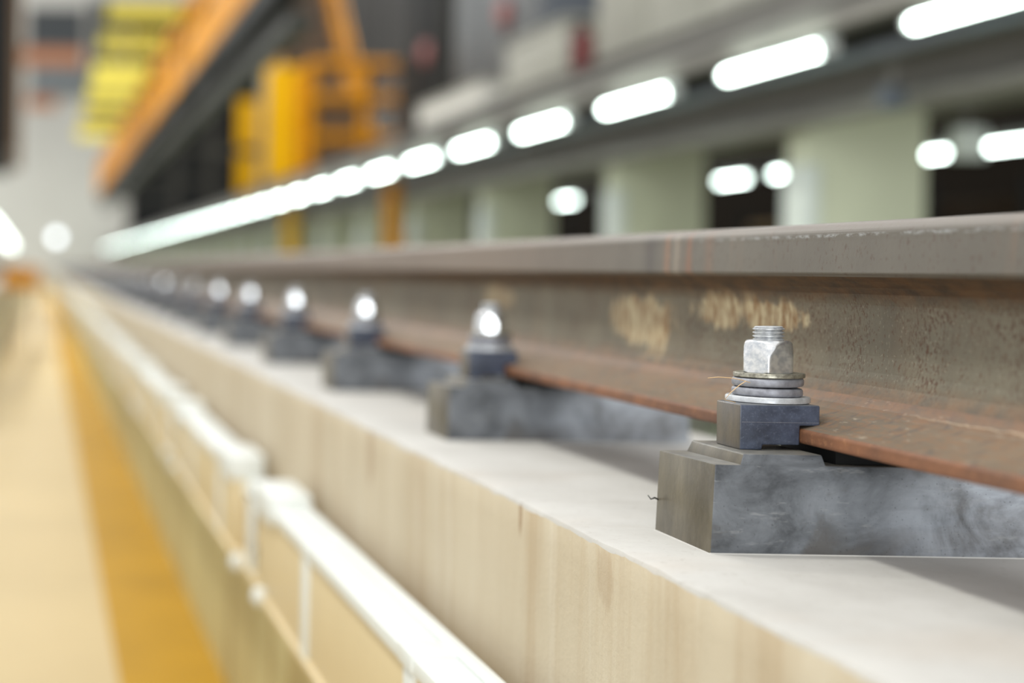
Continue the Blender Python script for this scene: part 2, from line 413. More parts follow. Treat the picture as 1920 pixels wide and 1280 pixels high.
# ------------------------------------------------------------------ the setting
YE = 86.0                                                  # far end of the hall
ZT = Z(-0.2314)                                            # top of the concrete curb
def curb(x_face, x_far, name, label, detailed):
    """concrete curb on the pit edge that carries the rail; front face at x_face"""
    sgn = 1 if x_far > x_face else -1
    ys = []; y = 0.30
    while y < YE:
        ys.append(y); y += 0.006 if (detailed and y < 2.6) else (0.03 if (detailed and y < 6) else 2.0)
    ys.append(YE)
    mb = MB(); rows = []
    for y in ys:
        n1 = noise.fractal(Vector((0, y * 9.0, 1.7)), 1.0, 2.0, 5)
        n2 = noise.fractal(Vector((3, y * 35.0, 0.2)), 0.9, 2.0, 4)
        n3 = max(0, noise.noise(Vector((7, y * 6, 2.2))) - 0.25)
        if not detailed: n1 = n2 = n3 = 0
        ex = 0.0030 * n1 + 0.0014 * n2
        chip = 0.0045 + 0.002 * n2 + 0.014 * n3
        chip = max(chip, 0.0015)
        f = x_face
        rows.append([(f, y, 0.0), (f, y, 0.47), (f + sgn * ex * 0.4, y, ZT - 0.10), (f + sgn * ex * 0.7, y, ZT - 0.03),
                     (f + sgn * ex, y, ZT - chip * 1.2), (f + sgn * (ex + chip * 0.35), y, ZT - chip * 0.4),
                     (f + sgn * (ex + chip * 1.3), y, ZT - 0.0003), (f + sgn * 0.035, y, ZT + 0.0012 * n1),
                     (f + sgn * 0.075, y, ZT), (x_far, y, ZT), (x_far, y, 0.0)])
    n = len(rows[0]); vs = [p for r in rows for p in r]; fs = []; mi = []
    for i in range(len(rows) - 1):
        for k in range(n - 1):
            mb.f.append([i * n + k, i * n + k + 1, (i + 1) * n + k + 1, (i + 1) * n + k]); mb.mi.append(2 if k == 0 else 0 if 4 <= k <= 8 else 1)
    mb.v = vs
    mb.f.append(list(range(n))); mb.mi.append(1)
    mb.f.append(list(range((len(rows) - 1) * n, len(rows) * n))); mb.mi.append(1)
    o = mb.build(name, [M['ctop'], M['cside'], M['lowwall']] if detailed else [M['ctop'], M['pillarw'], M['pillarw']], smooth=45)
    return tag(o, label, 'curb', kind='structure')
curb(0.492, 0.972, 'wall_right', 'long pale concrete curb with beige stained face carrying the rusty rail', True)
curb(-0.535, -1.02, 'wall_left', 'far pale concrete curb on the left edge of the cream floor', False)

mb = MB()
mb.box(-0.535, 0.215, -0.6, YE, -0.1, 0.0, 0)              # cream walkway
mb.box(0.215, 0.492, -0.6, YE, -0.1, 0.0, 1)               # yellow strip along the wall
mb.box(0.492, 14.0, -0.6, YE, -0.1, -0.0002, 2)
mb.box(-6.0, -0.535, -0.6, YE, -0.1, -0.0002, 2)
tag(mb.build('floor', [M['cream'], M['yellowf'], M['greenf']], smooth=0), 'cream pit floor with a yellow painted strip along the curb', 'floor', kind='structure')
mb = MB(); mb.box(-6, 14, YE, YE + 0.3, -0.1, 17)
for k in range(-2, 7): mb.box(k * 2.0, k * 2.0 + 0.06, YE - 0.03, YE, 0, 17)
tag(mb.build('wall_back', M['back'], smooth=0), 'light grey cladded end wall of the hall far away', 'wall', kind='structure')
mb = MB(); mb.box(13.0, 13.3, -0.6, YE, -0.1, 17)
for k in range(0, 22): mb.box(12.92, 13.0, k * 4.0, k * 4.0 + 0.12, 0, 17)
tag(mb.build('wall_hall', M['hall'], smooth=0), 'dark grey hall side wall behind the platform', 'wall', kind='structure')

# ------------------------------------------------------------------ the rail
def rail_profile():
    # (x from the rail's centre line, dz) of the left half, from foot bottom centre round to the crown; then mirrored
    def arc(cx, cz, r, a0, a1, n):
        return [(cx + r * math.cos(math.radians(a0 + (a1 - a0) * i / n)), cz + r * math.sin(math.radians(a0 + (a1 - a0) * i / n))) for i in range(n + 1)]
    L = [(0, -0.1417)]
    m = []
    L += arc(-0.0750, -0.1387, 0.003, 270, 180, 3)                     # foot toe bottom
    L += arc(-0.0745, -0.1323, 0.0035, 180, 110, 4)                    # foot toe top
    L += [(-0.060, -0.1246), (-0.045, -0.1188), (-0.034, -0.1140), (-0.026, -0.1090), (-0.0185, -0.1015), (-0.0132, -0.0915), (-0.0104, -0.080), (-0.0090, -0.066)]
    L += [(-0.0088, -0.050), (-0.0090, -0.034), (-0.0102, -0.022), (-0.0135, -0.0125), (-0.0190, -0.0068), (-0.0270, -0.0015)]
    L += [(-0.0345, 0.0024)]
    L += arc(-0.0362, 0.0064, 0.0022, 260, 185, 3)
    L += [(-0.0380, 0.020), (-0.0374, 0.034)]
    L += arc(-0.0264, 0.0385, 0.0110, 175, 100, 7)
    L += [(-0.016, 0.0512), (0, 0.0520)]
    R = [(-x, z) for x, z in reversed(L[1:-1])]
    return L + R
prof = rail_profile(); XR = 0.6532 + 0.078
def zone(a, b):
    z = (a[1] + b[1]) / 2; x = abs((a[0] + b[0]) / 2)
    if z < -0.1290 and x > 0.05: return 2
    if z < -0.1000: return 1
    if z > 0.0030: return 3
    return 0
mis = [zone(prof[i], prof[(i + 1) % len(prof)]) for i in range(len(prof))]
mb = MB(); mb.prism([(XR + x, Z(z)) for x, z in prof], 0.28, YE - 1.0, 1, mis)
tag(mb.build('rail', [M['web'], M['foot'], M['edge'], M['head']], smooth=40), 'long rusty steel running rail clamped on the right hand curb', 'rail')
mb = MB(); mb.prism([(-XR - 0.04 + x, Z(z)) for x, z in prof], 16.0, YE - 1.0, 1, mis)
tag(mb.build('rail', [M['web'], M['foot'], M['edge'], M['head']], smooth=40), 'distant twin rail on the left curb of the pit', 'rail')

# ------------------------------------------------------------------ rail fasteners
YB = 1.3646; XB = 0.6412; STEP = 0.845
def make_fastener():
    R = thing('rail_fastener', 'sharp grey rail fastener nearest the camera with bright nut on black clip', 'rail fastener', (XB, YB, ZT))
    o = R.location
    def bld(mb, name, mat, parent=R, **k):
        mb.v = [(x - XB, y - YB, z - ZT) for x, y, z in mb.v]
        return mb.build(name, mat, parent, **k)
    zt = Z(-0.1563)
    mb = MB()                                              # long block across the curb
    mb.hexa([(0.5627, 1.2954, ZT - 0.004), (0.900, 1.2954, ZT - 0.004), (0.900, 1.413, ZT - 0.004), (0.5627, 1.413, ZT - 0.004),
             (0.5660, 1.2962, zt), (0.897, 1.2962, zt), (0.897, 1.411, zt), (0.5650, 1.411, zt - 0.0016)])
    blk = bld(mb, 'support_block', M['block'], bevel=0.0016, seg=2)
    mb = MB(); ml = 0.0022; zb_ = ZT - 0.003; zm = ZT + 0.0008   # thin mortar fillet round the foot of the block
    mb.hexa([(0.5627 - ml, 1.2954 - ml, zb_), (0.900 + ml, 1.2954 - ml, zb_), (0.900 + ml, 1.413 + ml, zb_), (0.5627 - ml, 1.413 + ml, zb_),
             (0.5627 + 0.0004, 1.2954 - 0.0001, zm), (0.8996, 1.2953, zm), (0.8996, 1.4132, zm), (0.5628, 1.4132, zm)])
    bld(mb, 'mortar_fillet', M['ctop'], blk)
    mb = MB()                                              # raised seat with a sloped left flank
    zs = Z(-0.1474)
    mb.hexa([(0.5868, 1.2966, zt - 0.002), (0.660, 1.2966, zt - 0.002), (0.660, 1.404, zt - 0.002), (0.5868, 1.404, zt - 0.002),
             (0.5902, 1.2974, zs), (0.656, 1.2974, zs), (0.656, 1.400, zs), (0.5902, 1.400, zs)])
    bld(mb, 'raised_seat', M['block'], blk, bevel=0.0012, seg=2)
    mb = MB(); mb.box(0.672, 0.800, 1.306, 1.404, zt, Z(-0.1419))
    bld(mb, 'rubber_pad', M['rubber'], bevel=0.001)
    # clip: block with a notch below and a nose over the rail foot
    yf, yb = 1.3286, 1.4020
    z0, z1, zn, zf = Z(-0.1474), Z(-0.1086), Z(-0.1429), Z(-0.1262)
    pl = [(0.6008, z0), (0.6203, z0), (0.6210, zn), (0.6526, zn), (0.6528, zf), (0.6698, zf), (0.6698, z1), (0.6008, z1)]
    mb = MB(); mb.prism(pl, yf, 1.3748)
    cl = bld(mb, 'clip', M['clip'], bevel=0.0014, seg=3)
    mb = MB(); mb.plan([(0.6010, 1.3740), (0.6696, 1.3740), (0.6696, 1.392), (0.660, yb), (0.625, yb)], zn + 0.02, z1 - 0.0004)
    bld(mb, 'clip_heel', M['clip'], cl, bevel=0.001)
    mb = MB(); mb.box(0.6025, 0.6690, yf - 0.0003, yf + 0.001, Z(-0.1237), Z(-0.12345))
    bld(mb, 'mould_seam', M['spring'], cl)
    def lt(name, prof, mat, tilt=(0, 0), dx=0.0, seg=56):
        mb = MB(); mb.lathe([(r, Z(z)) for r, z in prof], XB + dx, YB, seg, 0, tilt); return bld(mb, name, mat, smooth=40)
    lt('plate_washer', [(0.0330, -0.1086), (0.0343, -0.1078), (0.0343, -0.1042), (0.0335, -0.1032), (0.012, -0.1032)], M['plate'])
    def sec(r0, r1, za, zb, c=0.0026):
        out = []
        for cx, cz, a0 in ((r1 - c, zb - c, 0), (r0 + c, zb - c, 90), (r0 + c, za + c, 180), (r1 - c, za + c, 270)):
            for i in range(4):
                a = math.radians(a0 + 30 * i); out.append((cx + c * math.cos(a), Z(cz + c * math.sin(a))))
        return out
    mb = MB(); mb.ring(sec(0.0150, 0.0287, -0.1031, -0.0957), XB - 0.0006, YB, 64, 0, (-0.006, 0.0))
    mb.ring(sec(0.0150, 0.0290, -0.0946, -0.0870), XB - 0.0002, YB, 64, 0, (0.018, 0.0))
    mb.bar((XB + 0.014, YB - 0.016, Z(-0.0985)), (XB + 0.020, YB + 0.012, Z(-0.0920)), 0.010, 0.005)
    bld(mb, 'spring_washer', M['spring'], smooth=50, weld=False)
    lt('flat_washer', [(0.0282, -0.0868), (0.0290, -0.0862), (0.0290, -0.0836), (0.0284, -0.0828), (0.013, -0.0826)], M['washer'], (0.006, 0), 0.001)
    # hexagon nut with a domed collar
    mb = MB(); seg = 96; Rv = 0.0229; ap = Rv * math.cos(PI / 6); vs = []; fs = []
    hz = [(-0.0827, 0.0212), (-0.0822, 0.0222), (-0.0812, 0.0232), (-0.078, 0.0240), (-0.0715, 0.0236), (-0.0695, 0.0229), (-0.0670, 0.0220), (-0.0645, 0.0211), (-0.0622, 0.0204), (-0.0605, 0.0200), (-0.0588, 0.0197), (-0.0572, 0.0194), (-0.0558, 0.0187), (-0.0547, 0.0176), (-0.0540, 0.0160), (-0.0537, 0.0120)]
    for z, rc in hz:
        for k in range(seg):
            a = 2 * PI * k / seg
            w = (a + math.radians(115.2 - 1.0)) % (PI / 3) - PI / 6
            hr = min(ap / math.cos(w), Rv - 0.0006)
            r = min(hr, rc); vs.append((XB + r * math.cos(a), YB + r * math.sin(a), Z(z)))
    for i in range(len(hz) - 1):
        for k in range(seg):
            j = (k + 1) % seg; fs.append((i * seg + k, i * seg + j, (i + 1) * seg + j, (i + 1) * seg + k))
    fs += [tuple(range(seg - 1, -1, -1)), tuple(range((len(hz) - 1) * seg, len(hz) * seg))]
    mb.add(vs, fs); bld(mb, 'hex_nut', M['nut'], smooth=28)
    pr = [(0.0112, -0.0600)]; z = -0.0552
    for k in range(4):
        pr += [(0.0108, z), (0.0129, z + 0.0012), (0.0129, z + 0.0017), (0.0108, z + 0.0028)]; z += 0.0031
    pr += [(0.0118, z - 0.0002), (0.0108, z + 0.0006), (0.004, z + 0.0008)]
    lt('threaded_bolt', pr, M['bolt'], (0.02, 0.0))
    return R
fast = make_fastener()
k = 1
while YB + k * STEP < YE - 2:
    if k < 9:
        lab = 'blurred rail fastener with glinting nut, %s in the row counting from the sharp one' % ORD[k]
    else:
        lab = 'tiny blurred rail fastener far down the dark row beside the rail'
    d = dup(fast, (XB, YB + k * STEP, ZT), lab, 'rail fasteners along the curb')
    yk = YB + k * STEP                                     # near nuts turned so a facet mirrors the added light, far ones at random
    ang = (math.degrees(math.atan2(-yk, -XB)) + math.degrees(math.atan2(-8.0 - yk, -2.4 - XB))) / 2 + 84.2
    ang += random.uniform(-2, 2) if k < 6 else random.uniform(-30, 30)
    for ch in d.children:
        if ch.name.startswith('hex_nut'): ch.rotation_euler.z = math.radians(ang)
    k += 1
fast['group'] = 'rail fasteners along the curb'

# loose bits caught at the nearest fastener
mb = MB()
mb.tube([(0.5760, 1.336, Z(-0.0868)), (0.5850, 1.336, Z(-0.0859)), (0.5960, 1.336, Z(-0.0864)), (0.6060, 1.3375, Z(-0.0882)), (0.6150, 1.341, Z(-0.0905))], [0.0003, 0.0004, 0.0004, 0.0004, 0.0003], 6)
mb.tube([(0.6085, 1.3345, Z(-0.0888)), (0.6030, 1.335, Z(-0.0925)), (0.5965, 1.336, Z(-0.0985)), (0.5915, 1.338, Z(-0.1055)), (0.6030, 1.342, Z(-0.1080))], [0.0003, 0.0004, 0.0004, 0.0003, 0.0003], 6)
tag(mb.build('straw', M['straw'], smooth=60), 'thin dry straw fibre caught between the washers of the sharp fastener', 'straw')
mb = MB()
mb.tube([(0.5655, 1.409, Z(-0.2035)), (0.5600, 1.407, Z(-0.2010)), (0.5570, 1.408, Z(-0.2025)), (0.5545, 1.409, Z(-0.1990))], [0.0008, 0.0009, 0.0007, 0.0004], 6)
tag(mb.build('twig', M['dark'], smooth=60), 'tiny dark twig stuck to the pit side end of the sharp grey block', 'twig')

# ------------------------------------------------------------------ white cable trunking below the curb edge
XT0, XT1 = 0.402, 0.455
TT, TB = Z(-0.405), Z(-0.575)
def trunking(y0, y1, label):
    T = thing('cable_trunking', label, 'cable trunking', (XT0, y0, TB), 'cable trunking sections on the pit wall')
    def bld(mb, name, mat, parent=T, **k):
        mb.v = [(x - XT0, y - y0, z - TB) for x, y, z in mb.v]; return mb.build(name, mat, parent, **k)
    mb = MB(); mb.box(XT0, XT1, y0, y1, TB, TT - 0.008); body = bld(mb, 'side_panel', M['panel'], bevel=0.002)
    mb = MB(); mb.box(XT0 - 0.006, XT1 + 0.004, y0, y1, TT - 0.018, TT)
    mb.box(XT0 + 0.040, XT1 + 0.004, y0 + 0.01, y1 - 0.01, TT, TT + 0.007); lid = bld(mb, 'lid', M['white'], bevel=0.002)
    mb = MB(); mb.box(XT0 - 0.008, XT0 + 0.03, y0, y1, TB - 0.012, TB); bld(mb, 'bottom_lip', M['panel'], bevel=0.003)
    capl = 0.20
    for a, b in ((y0 - 0.004, y0 + capl), (y1 - capl, y1 + 0.004)):
        if a < 0.9: continue
        mb = MB(); mb.hexa([(XT0 - 0.010, a, TT - 0.03), (XT1 + 0.010, a, TT - 0.03), (XT1 + 0.010, b, TT - 0.03), (XT0 - 0.010, b, TT - 0.03),
                            (XT0 - 0.010, a, TT + 0.022), (XT1 + 0.010, a, TT + 0.022), (XT1 + 0.010, b, TT + 0.022), (XT0 - 0.010, b, TT + 0.022)])
        bld(mb, 'end_cover', M['white'], bevel=0.004)
    n = max(1, round((y1 - y0) / 0.655)); y = y1 - 0.52
    while y > y0 + 0.1:
        mb = MB(); mb.box(XT0 - 0.005, XT0 + 0.004, y - 0.021, y + 0.021, TB - 0.014, TT - 0.012)
        mb.box(XT0 - 0.009, XT1 + 0.006, y - 0.03, y + 0.03, TT - 0.016, TT + 0.004)
        bld(mb, 'joint_strip', M['white'], bevel=0.0015)
        mb = MB(); mb.box(XT0 + 0.02, 0.487, y - 0.02, y + 0.02, TB - 0.05, TB - 0.012); bld(mb, 'bracket', M['grey'], bevel=0.002)
        y -= 0.655
    for yy in (y1 - 0.09, y1 - 0.13 + 0.36):
        mb = MB(); mb.lathe([(0.004, TB - 0.02), (0.012, TB - 0.016), (0.016, TB - 0.004), (0.012, TB + 0.010), (0.004, TB + 0.014)], XT0 - 0.008, yy, 16)
        bld(mb, 'fixing_knob', M['white'], smooth=60)
    # pipe that links this section to the next one
    mb = MB(); mb.tube([(XT0 + 0.045, y1 - 0.01, TT - 0.05), (XT0 + 0.045, y1 + 0.37, TT - 0.05)], 0.024, 14); bld(mb, 'link_pipe', M['white'])
    mb = MB(); mb.box(XT0 + 0.0, XT0 + 0.010, y1 + 0.10, y1 + 0.15, TB - 0.01, TT - 0.02); mb.box(XT0, XT1, y1 + 0.09, y1 + 0.16, TT - 0.034, TT - 0.022)
    bld(mb, 'post_strap', M['white'], bevel=0.002)
    mb = MB(); mb.box(XT0 - 0.004, XT0 + 0.02, y1, y1 + 0.36, TB - 0.01, TB + 0.004); bld(mb, 'link_lip', M['panel'])
    return T
t0 = trunking(0.45, 2.83, 'long white topped cable trunking nearest the camera, cream side, along the bottom edge')
t1 = trunking(3.20, 4.60, 'white topped cable trunking just behind the first dark gap, second in its row')
y = 4.95; k = 2
while y < YE - 4:
    lab = ('blurred white cable trunking, %s in the row counting from the near one' % ORD[k]) if k < 6 else 'tiny blurred white cable trunking far along the pit wall'
    dup(t1, (XT0, y, TB), lab, 'cable trunking sections on the pit wall'); y += 1.75; k += 1

# ------------------------------------------------------------------ tube lamps in a bright row under the platform edge
XL, ZL = 3.37, 1.0
def make_lamp(x, y, z, label, group):
    L = thing('tube_lamp', label, 'lamp', (x, y, z), group)
    mb = MB(); mb.tube([(0, -0.47, 0), (0, -0.45, 0), (0, 0.45, 0), (0, 0.47, 0)], [0.012, 0.026, 0.026, 0.012], 14); mb.build('glowing_tube', M['tube'], L)
    mb = MB(); mb.box(0.02, 0.06, -0.5, 0.5, -0.02, 0.045); mb.build('housing', M['lamphouse'], L, bevel=0.004)
    for s in (-1, 1):
        mb = MB(); mb.tube([(0, s * 0.47, 0), (0, s * 0.495, 0)], 0.026, 12); mb.build('end_cap', M['lamphouse'], L)
    for s in (-0.28, 0.28):
        mb = MB(); mb.box(0.03, 0.05, s - 0.02, s + 0.02, 0.04, 0.09); mb.build('hanger', M['grey'], L)
    return L
G1 = 'tube lamps in the long bright row'
l0 = make_lamp(XL, 5.55, Z(ZL), 'bright tube lamp cut off by the top right corner, nearest of the long row', G1)
for k in range(1, 50):
    y = 5.55 + 1.645 * k
    if y > YE - 2: break
    lab = ('bright tube lamp in the long row under the platform, %s from the top right corner' % ORD[k]) if k < 9 else 'distant tube lamp merged into the glowing far part of the long row'
    dup(l0, (XL, y, Z(ZL)), lab, G1)
G2 = 'tube lamps behind the green pillars'
b0 = None
us = (1812, 1655, 1398, 1292, 982, 837)
names = ['bright lamp at the right edge behind the pillars, half cut by the frame', 'oval bright lamp beside the right edge of the widest green pillar',
         'small round lamp glow left of the white strip of the right green pillar', 'oval lamp glow in the dark gap between the two nearest green pillars',
         'round lamp glow left of the second green pillar', 'dim round lamp glow above the rail near the middle of the photo']
for u, nm in zip(us, names):
    y = 10.06 * 2900 / u
    if b0 is None: b0 = make_lamp(10.06, y, Z(1.43), nm, G2)
    else: dup(b0, (10.06, y, Z(1.43)), nm, G2)
mb = MB(); mb.box(10.02, 10.14, 14.0, 42.0, Z(1.52), Z(1.60))
for y in (14.5, 20, 26, 32, 38, 41.6): mb.box(10.05, 10.11, y, y + 0.06, 0, Z(1.52))
tag(mb.build('lamp_rail', M['dark'], smooth=0), 'dark steel rail on posts carrying the lamps behind the pillars', 'rail')

# lamps seen on the left edge
mb_l = thing('tube_lamp', 'slanting bright lamp at the left edge of the photo above the orange trolley', 'lamp', (-0.42, 20.4, Z(0.27)))
mb = MB(); mb.tube([(0, 0, 0), (-0.12, -4.0, 0.20), (-0.24, -8.2, 0.29)], 0.05, 12); mb.build('glowing_tube', M['tube2'], mb_l)
mb = MB(); mb.bar((-0.06, 0, 0.04), (-0.30, -8.2, 0.33), 0.05, 0.05); mb.build('housing', M['lamphouse'], mb_l)
mb = MB(); mb.bar((-0.07, -0.1, 0.02), (-0.07, -0.1, -Z(0.26)), 0.03, 0.03); mb.build('pole', M['grey'], mb_l)
fl = thing('flood_lamp', 'round white flood lamp glow at the end wall of the hall', 'lamp', (0.73, YE - 0.402, Z(1.64)))
mb = MB(); mb.tube([(0, 0.0, 0), (0, 0.05, 0)], 0.25, 24); mb.build('glowing_disc', M['flood'], fl)
mb = MB(); mb.tube([(0, 0.05, 0), (0, 0.4, 0)], [0.3, 0.16], 24); mb.build('housing', M['lamphouse'], fl)


# ------------------------------------------------------------------ side platform on the right with its pillars
PT = Z(1.31)
P = thing('side_platform', 'long grey raised side platform above the row of tube lamps', 'platform', (3.37, 4.0, Z(1.0)))
def pl(mb, name, mat, **k):
    mb.v = [(x - 3.37, y - 4.0, z - Z(1.0)) for x, y, z in mb.v]; return mb.build(name, mat, P, **k)
mb = MB(); mb.box(3.46, 6.4, 4.0, YE - 1, Z(1.16), PT - 0.02); pl(mb, 'deck', M['beam'])
mb = MB(); mb.box(3.40, 3.50, 4.0, YE - 1, Z(1.09), PT); pl(mb, 'edge_beam', M['beam'], bevel=0.01)
mb = MB(); mb.box(3.37, 3.40, 4.0, YE - 1, Z(1.19), Z(1.205)); mb.box(3.37, 3.40, 4.0, YE - 1, PT - 0.02, PT); pl(mb, 'edge_trim', M['dark'])
mb = MB(); mb.box(3.62, 3.74, 4.0, YE - 1, Z(1.06), Z(1.16)); pl(mb, 'inner_beam', M['dark'])
mb = MB(); mb.tube([(3.88, 4.0, Z(0.82)), (3.88, YE - 1, Z(0.82))], 0.05, 14)
for y in (6, 12, 20, 30, 42, 56, 70): mb.box(3.86, 3.90, y, y + 0.03, Z(0.86), Z(1.16))
tag(mb.build('service_pipe', M['grey'], smooth=40), 'grey service pipe running below the platform in front of the pillars', 'pipe')
mb = MB(); mb.tube([(3.56, 4.0, Z(0.98)), (3.56, YE - 1, Z(0.98))], 0.035, 12)
for y in (6, 12, 20, 30, 42, 56, 70): mb.box(3.55, 3.57, y, y + 0.03, Z(1.0), Z(1.16))
tag(mb.build('cable_conduit', M['bluegrey'], smooth=40), 'blue grey conduit running just behind the long row of tube lamps', 'conduit')
mb = MB(); mb.box(4.0, 4.7, 4.0, YE - 1, Z(0.90), Z(1.16))
tag(mb.build('pillar_beam', M['beam'], smooth=0), 'long grey beam resting on top of the pale green pillars', 'beam')
def box_or_reflection(x, y, z, mat, label, size):
    e = thing('box_or_reflection', label, 'junction box', (x, y, z))
    mb = MB(); mb.box(0, size, 0, size * .6, -size * .5, size * .5); mb.build('box_body', mat, e, bevel=0.008)
    mb = MB(); mb.box(-0.006, 0, 0.02, size * .6 - 0.02, -size * .4, size * .4); mb.build('cover', mat, e, bevel=0.002)
    mb = MB(); mb.tube([(size * .5, size * .3, size * .5), (size * .5, size * .3, Z(1.16) - z)], 0.012, 8); mb.build('conduit_stub', M['grey'], e)
box_or_reflection(3.66, 6.75, Z(0.80), M['bluegrey'], 'small blue grey junction box hanging under the platform above the widest pillar', 0.10)
box_or_reflection(4.72, 8.0, Z(0.72), M['pillarw'], 'pale box standing in for a light reflection above the lamp right of the widest pillar', 0.16)  # pale box added in place of a light reflection

k = 1; y = 8.1
while y < YE - 3:
    lab = {1: 'pale green pillar with white strip, the widest and nearest one in view',
           2: 'pale green pillar left of the dark gap under the second lamp', 3: 'third pale green pillar from the right, left of the round lamp glow'}.get(k, 'blurred distant pale green pillar under the side platform')
    if k == 1:
        p0 = thing('pillar', lab, 'pillar', (4.0, y, 0), 'pale green pillars'); p0['kind'] = 'structure'
        mb = MB(); mb.box(0, 0.62, 0, 0.24, 0, Z(0.90)); mb.build('shaft', M['pillar'], p0, bevel=0.01)
        mb = MB(); mb.box(-0.012, 0.06, -0.012, 0.252, 0, Z(0.60)); mb.build('corner_guard', M['pillarw'], p0, bevel=0.004)
        mb = MB(); mb.box(-0.03, 0.65, -0.03, 0.27, 0, 0.10); mb.build('foot_skirting', M['grey'], p0, bevel=0.005)
    else: dup(p0, (4.0, y, 0), lab, 'pale green pillars')
    y += 3.2 if k == 2 else 2.7; k += 1
# dim machinery seen through the gaps
spots = [(7.2, 11.2, 1.85, 1.3), (7.2, 14.9, 1.75, 0.9), (7.3, 20.0, 1.9, 1.0), (7.3, 26.5, 1.8, 1.0), (7.3, 33.0, 1.9, 1.0)]
for i, (x, y, h, w) in enumerate(spots):
    e = thing('equipment_rack', ['dim brown equipment rack in the dark gap at the right edge', 'tan brown rack behind the gap between the two nearest pillars',
               'brown rack behind the third pillar', 'dim brown rack further along under the platform', 'farthest dim brown rack under the platform'][i], 'rack', (x, y, 0), 'brown racks behind the pillars')
    mb = MB(); mb.box(0, 0.5, 0, w, 0.05, h * 0.92); mb.build('cabinet_body', M['tan' if i == 1 else 'brownwall'], e, bevel=0.01)
    for a in (0.0, w - 0.06):
        mb = MB(); mb.box(-0.08, -0.02, a, a + 0.06, 0, h); mb.build('post', M['black'], e)
    for s in range(3):
        mb = MB(); mb.box(-0.06, 0.0, 0, w, 0.4 + s * 0.55, 0.44 + s * 0.55); mb.build('shelf', M['black'], e)
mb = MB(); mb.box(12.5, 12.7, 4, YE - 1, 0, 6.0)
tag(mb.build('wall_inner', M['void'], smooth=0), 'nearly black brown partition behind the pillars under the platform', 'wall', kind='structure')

# ------------------------------------------------------------------ things standing on the side platform
w = thing('cabinet', 'big pale grey equipment cabinet on the platform above the second and third lamps', 'cabinet', (3.95, 8.3, PT))
mb = MB(); mb.box(0, 1.2, 0, 2.75, 0, 2.2); mb.build('body', M['pale'], w, bevel=0.02)
for a in (0.05, 0.97, 1.89):
    mb = MB(); mb.box(-0.012, 0.0, a, a + 0.86, 0.1, 2.1); d = mb.build('door', M['pale'], w, bevel=0.004)
    mb = MB(); mb.box(-0.03, -0.012, a + 0.74, a + 0.78, 1.0, 1.15); mb.build('handle', M['dark'], d)
w = thing('cabinet', 'low pale grey cabinet on the platform left of the dark red extinguisher', 'cabinet', (3.95, 11.75, PT))
mb = MB(); mb.box(0, 0.8, 0, 1.55, 0, 0.62); mb.build('body', M['pale'], w, bevel=0.02)
mb = MB(); mb.box(-0.02, 0.82, -0.02, 1.57, 0.62, 0.66); mb.build('top', M['pale'], w, bevel=0.01)
w = thing('cabinet', 'wide light grey low bench cabinet on the platform beside the orange cage', 'cabinet', (3.95, 14.0, PT))
mb = MB(); mb.box(0, 0.8, 0, 2.4, 0, 0.42); mb.build('body', M['back'], w, bevel=0.02)
mb = MB(); mb.box(-0.02, 0.82, -0.02, 2.42, 0.42, 0.46); mb.build('top', M['pale'], w, bevel=0.01)
w = thing('control_cabinet', 'tall dark blue grey control cabinet behind the low pale cabinets', 'cabinet', (5.0, 15.5, PT))
mb = MB(); mb.box(0, 0.9, 0, 3.4, 0, 2.6); mb.build('body', M['bluegrey'], w, bevel=0.02)
for a in (0.1, 1.2, 2.3):
    mb = MB(); mb.box(-0.015, 0, a, a + 1.0, 0.5, 2.4); mb.build('door', M['shutter'], w, bevel=0.004)
w = thing('control_cabinet', 'tall near black cabinet at the top behind the orange stair', 'cabinet', (5.0, 19.4, PT))
mb = MB(); mb.box(0, 0.9, 0, 2.6, 0, 3.4); mb.build('body', M['dark'], w, bevel=0.02)
mb = MB(); mb.box(-0.015, 0, 0.2, 2.4, 0.3, 3.2); mb.build('door', M['black'], w, bevel=0.004)
def extinguisher(x, y, z, h, mat, label):
    e = thing('fire_extinguisher', label, 'fire extinguisher', (x, y, z))
    r = h * 0.16
    mb = MB(); mb.lathe([(r * .9, 0), (r, 0.02), (r, h * .72), (r * .7, h * .82), (r * .3, h * .86)], 0, 0, 24); mb.build('cylinder_body', mat, e)
    mb = MB(); mb.lathe([(r * .25, h * .85), (r * .25, h * .95), (r * .1, h)], 0, 0, 12); mb.bar((-r, 0, h * .97), (r * .4, 0, h * .97), .02, .02); mb.build('valve', M['black'], e)
    mb = MB(); mb.tube([(-r * .3, 0, h * .93), (-r * 1.2, 0, h * .8), (-r * 1.2, 0, h * .3)], 0.012, 8); mb.build('hose', M['black'], e)
    return e
extinguisher(3.72, 10.72, PT, 0.46, M['red'], 'dark red fire extinguisher beside the big pale cabinet')
def alarm_bell(x, y, z, label):
    e = thing('alarm_bell', label, 'alarm bell', (x, y, z), 'alarm bells on the dark cabinets')
    mb = MB(); mb.tube([(0, 0, 0), (-0.03, 0, 0), (-0.08, 0, 0), (-0.11, 0, 0)], [0.15, 0.16, 0.12, 0.04], 20); mb.build('dish', M['pink'], e)
    mb = MB(); mb.box(0, 0.012, -0.07, 0.07, -0.28, -0.10); mb.build('back_box', M['red'], e, bevel=0.003)
alarm_bell(4.985, 16.75, Z(2.82), 'faded red alarm bell on the dark blue grey cabinet')
alarm_bell(4.985, 20.2, Z(2.86), 'faded red alarm bell on the near black cabinet')

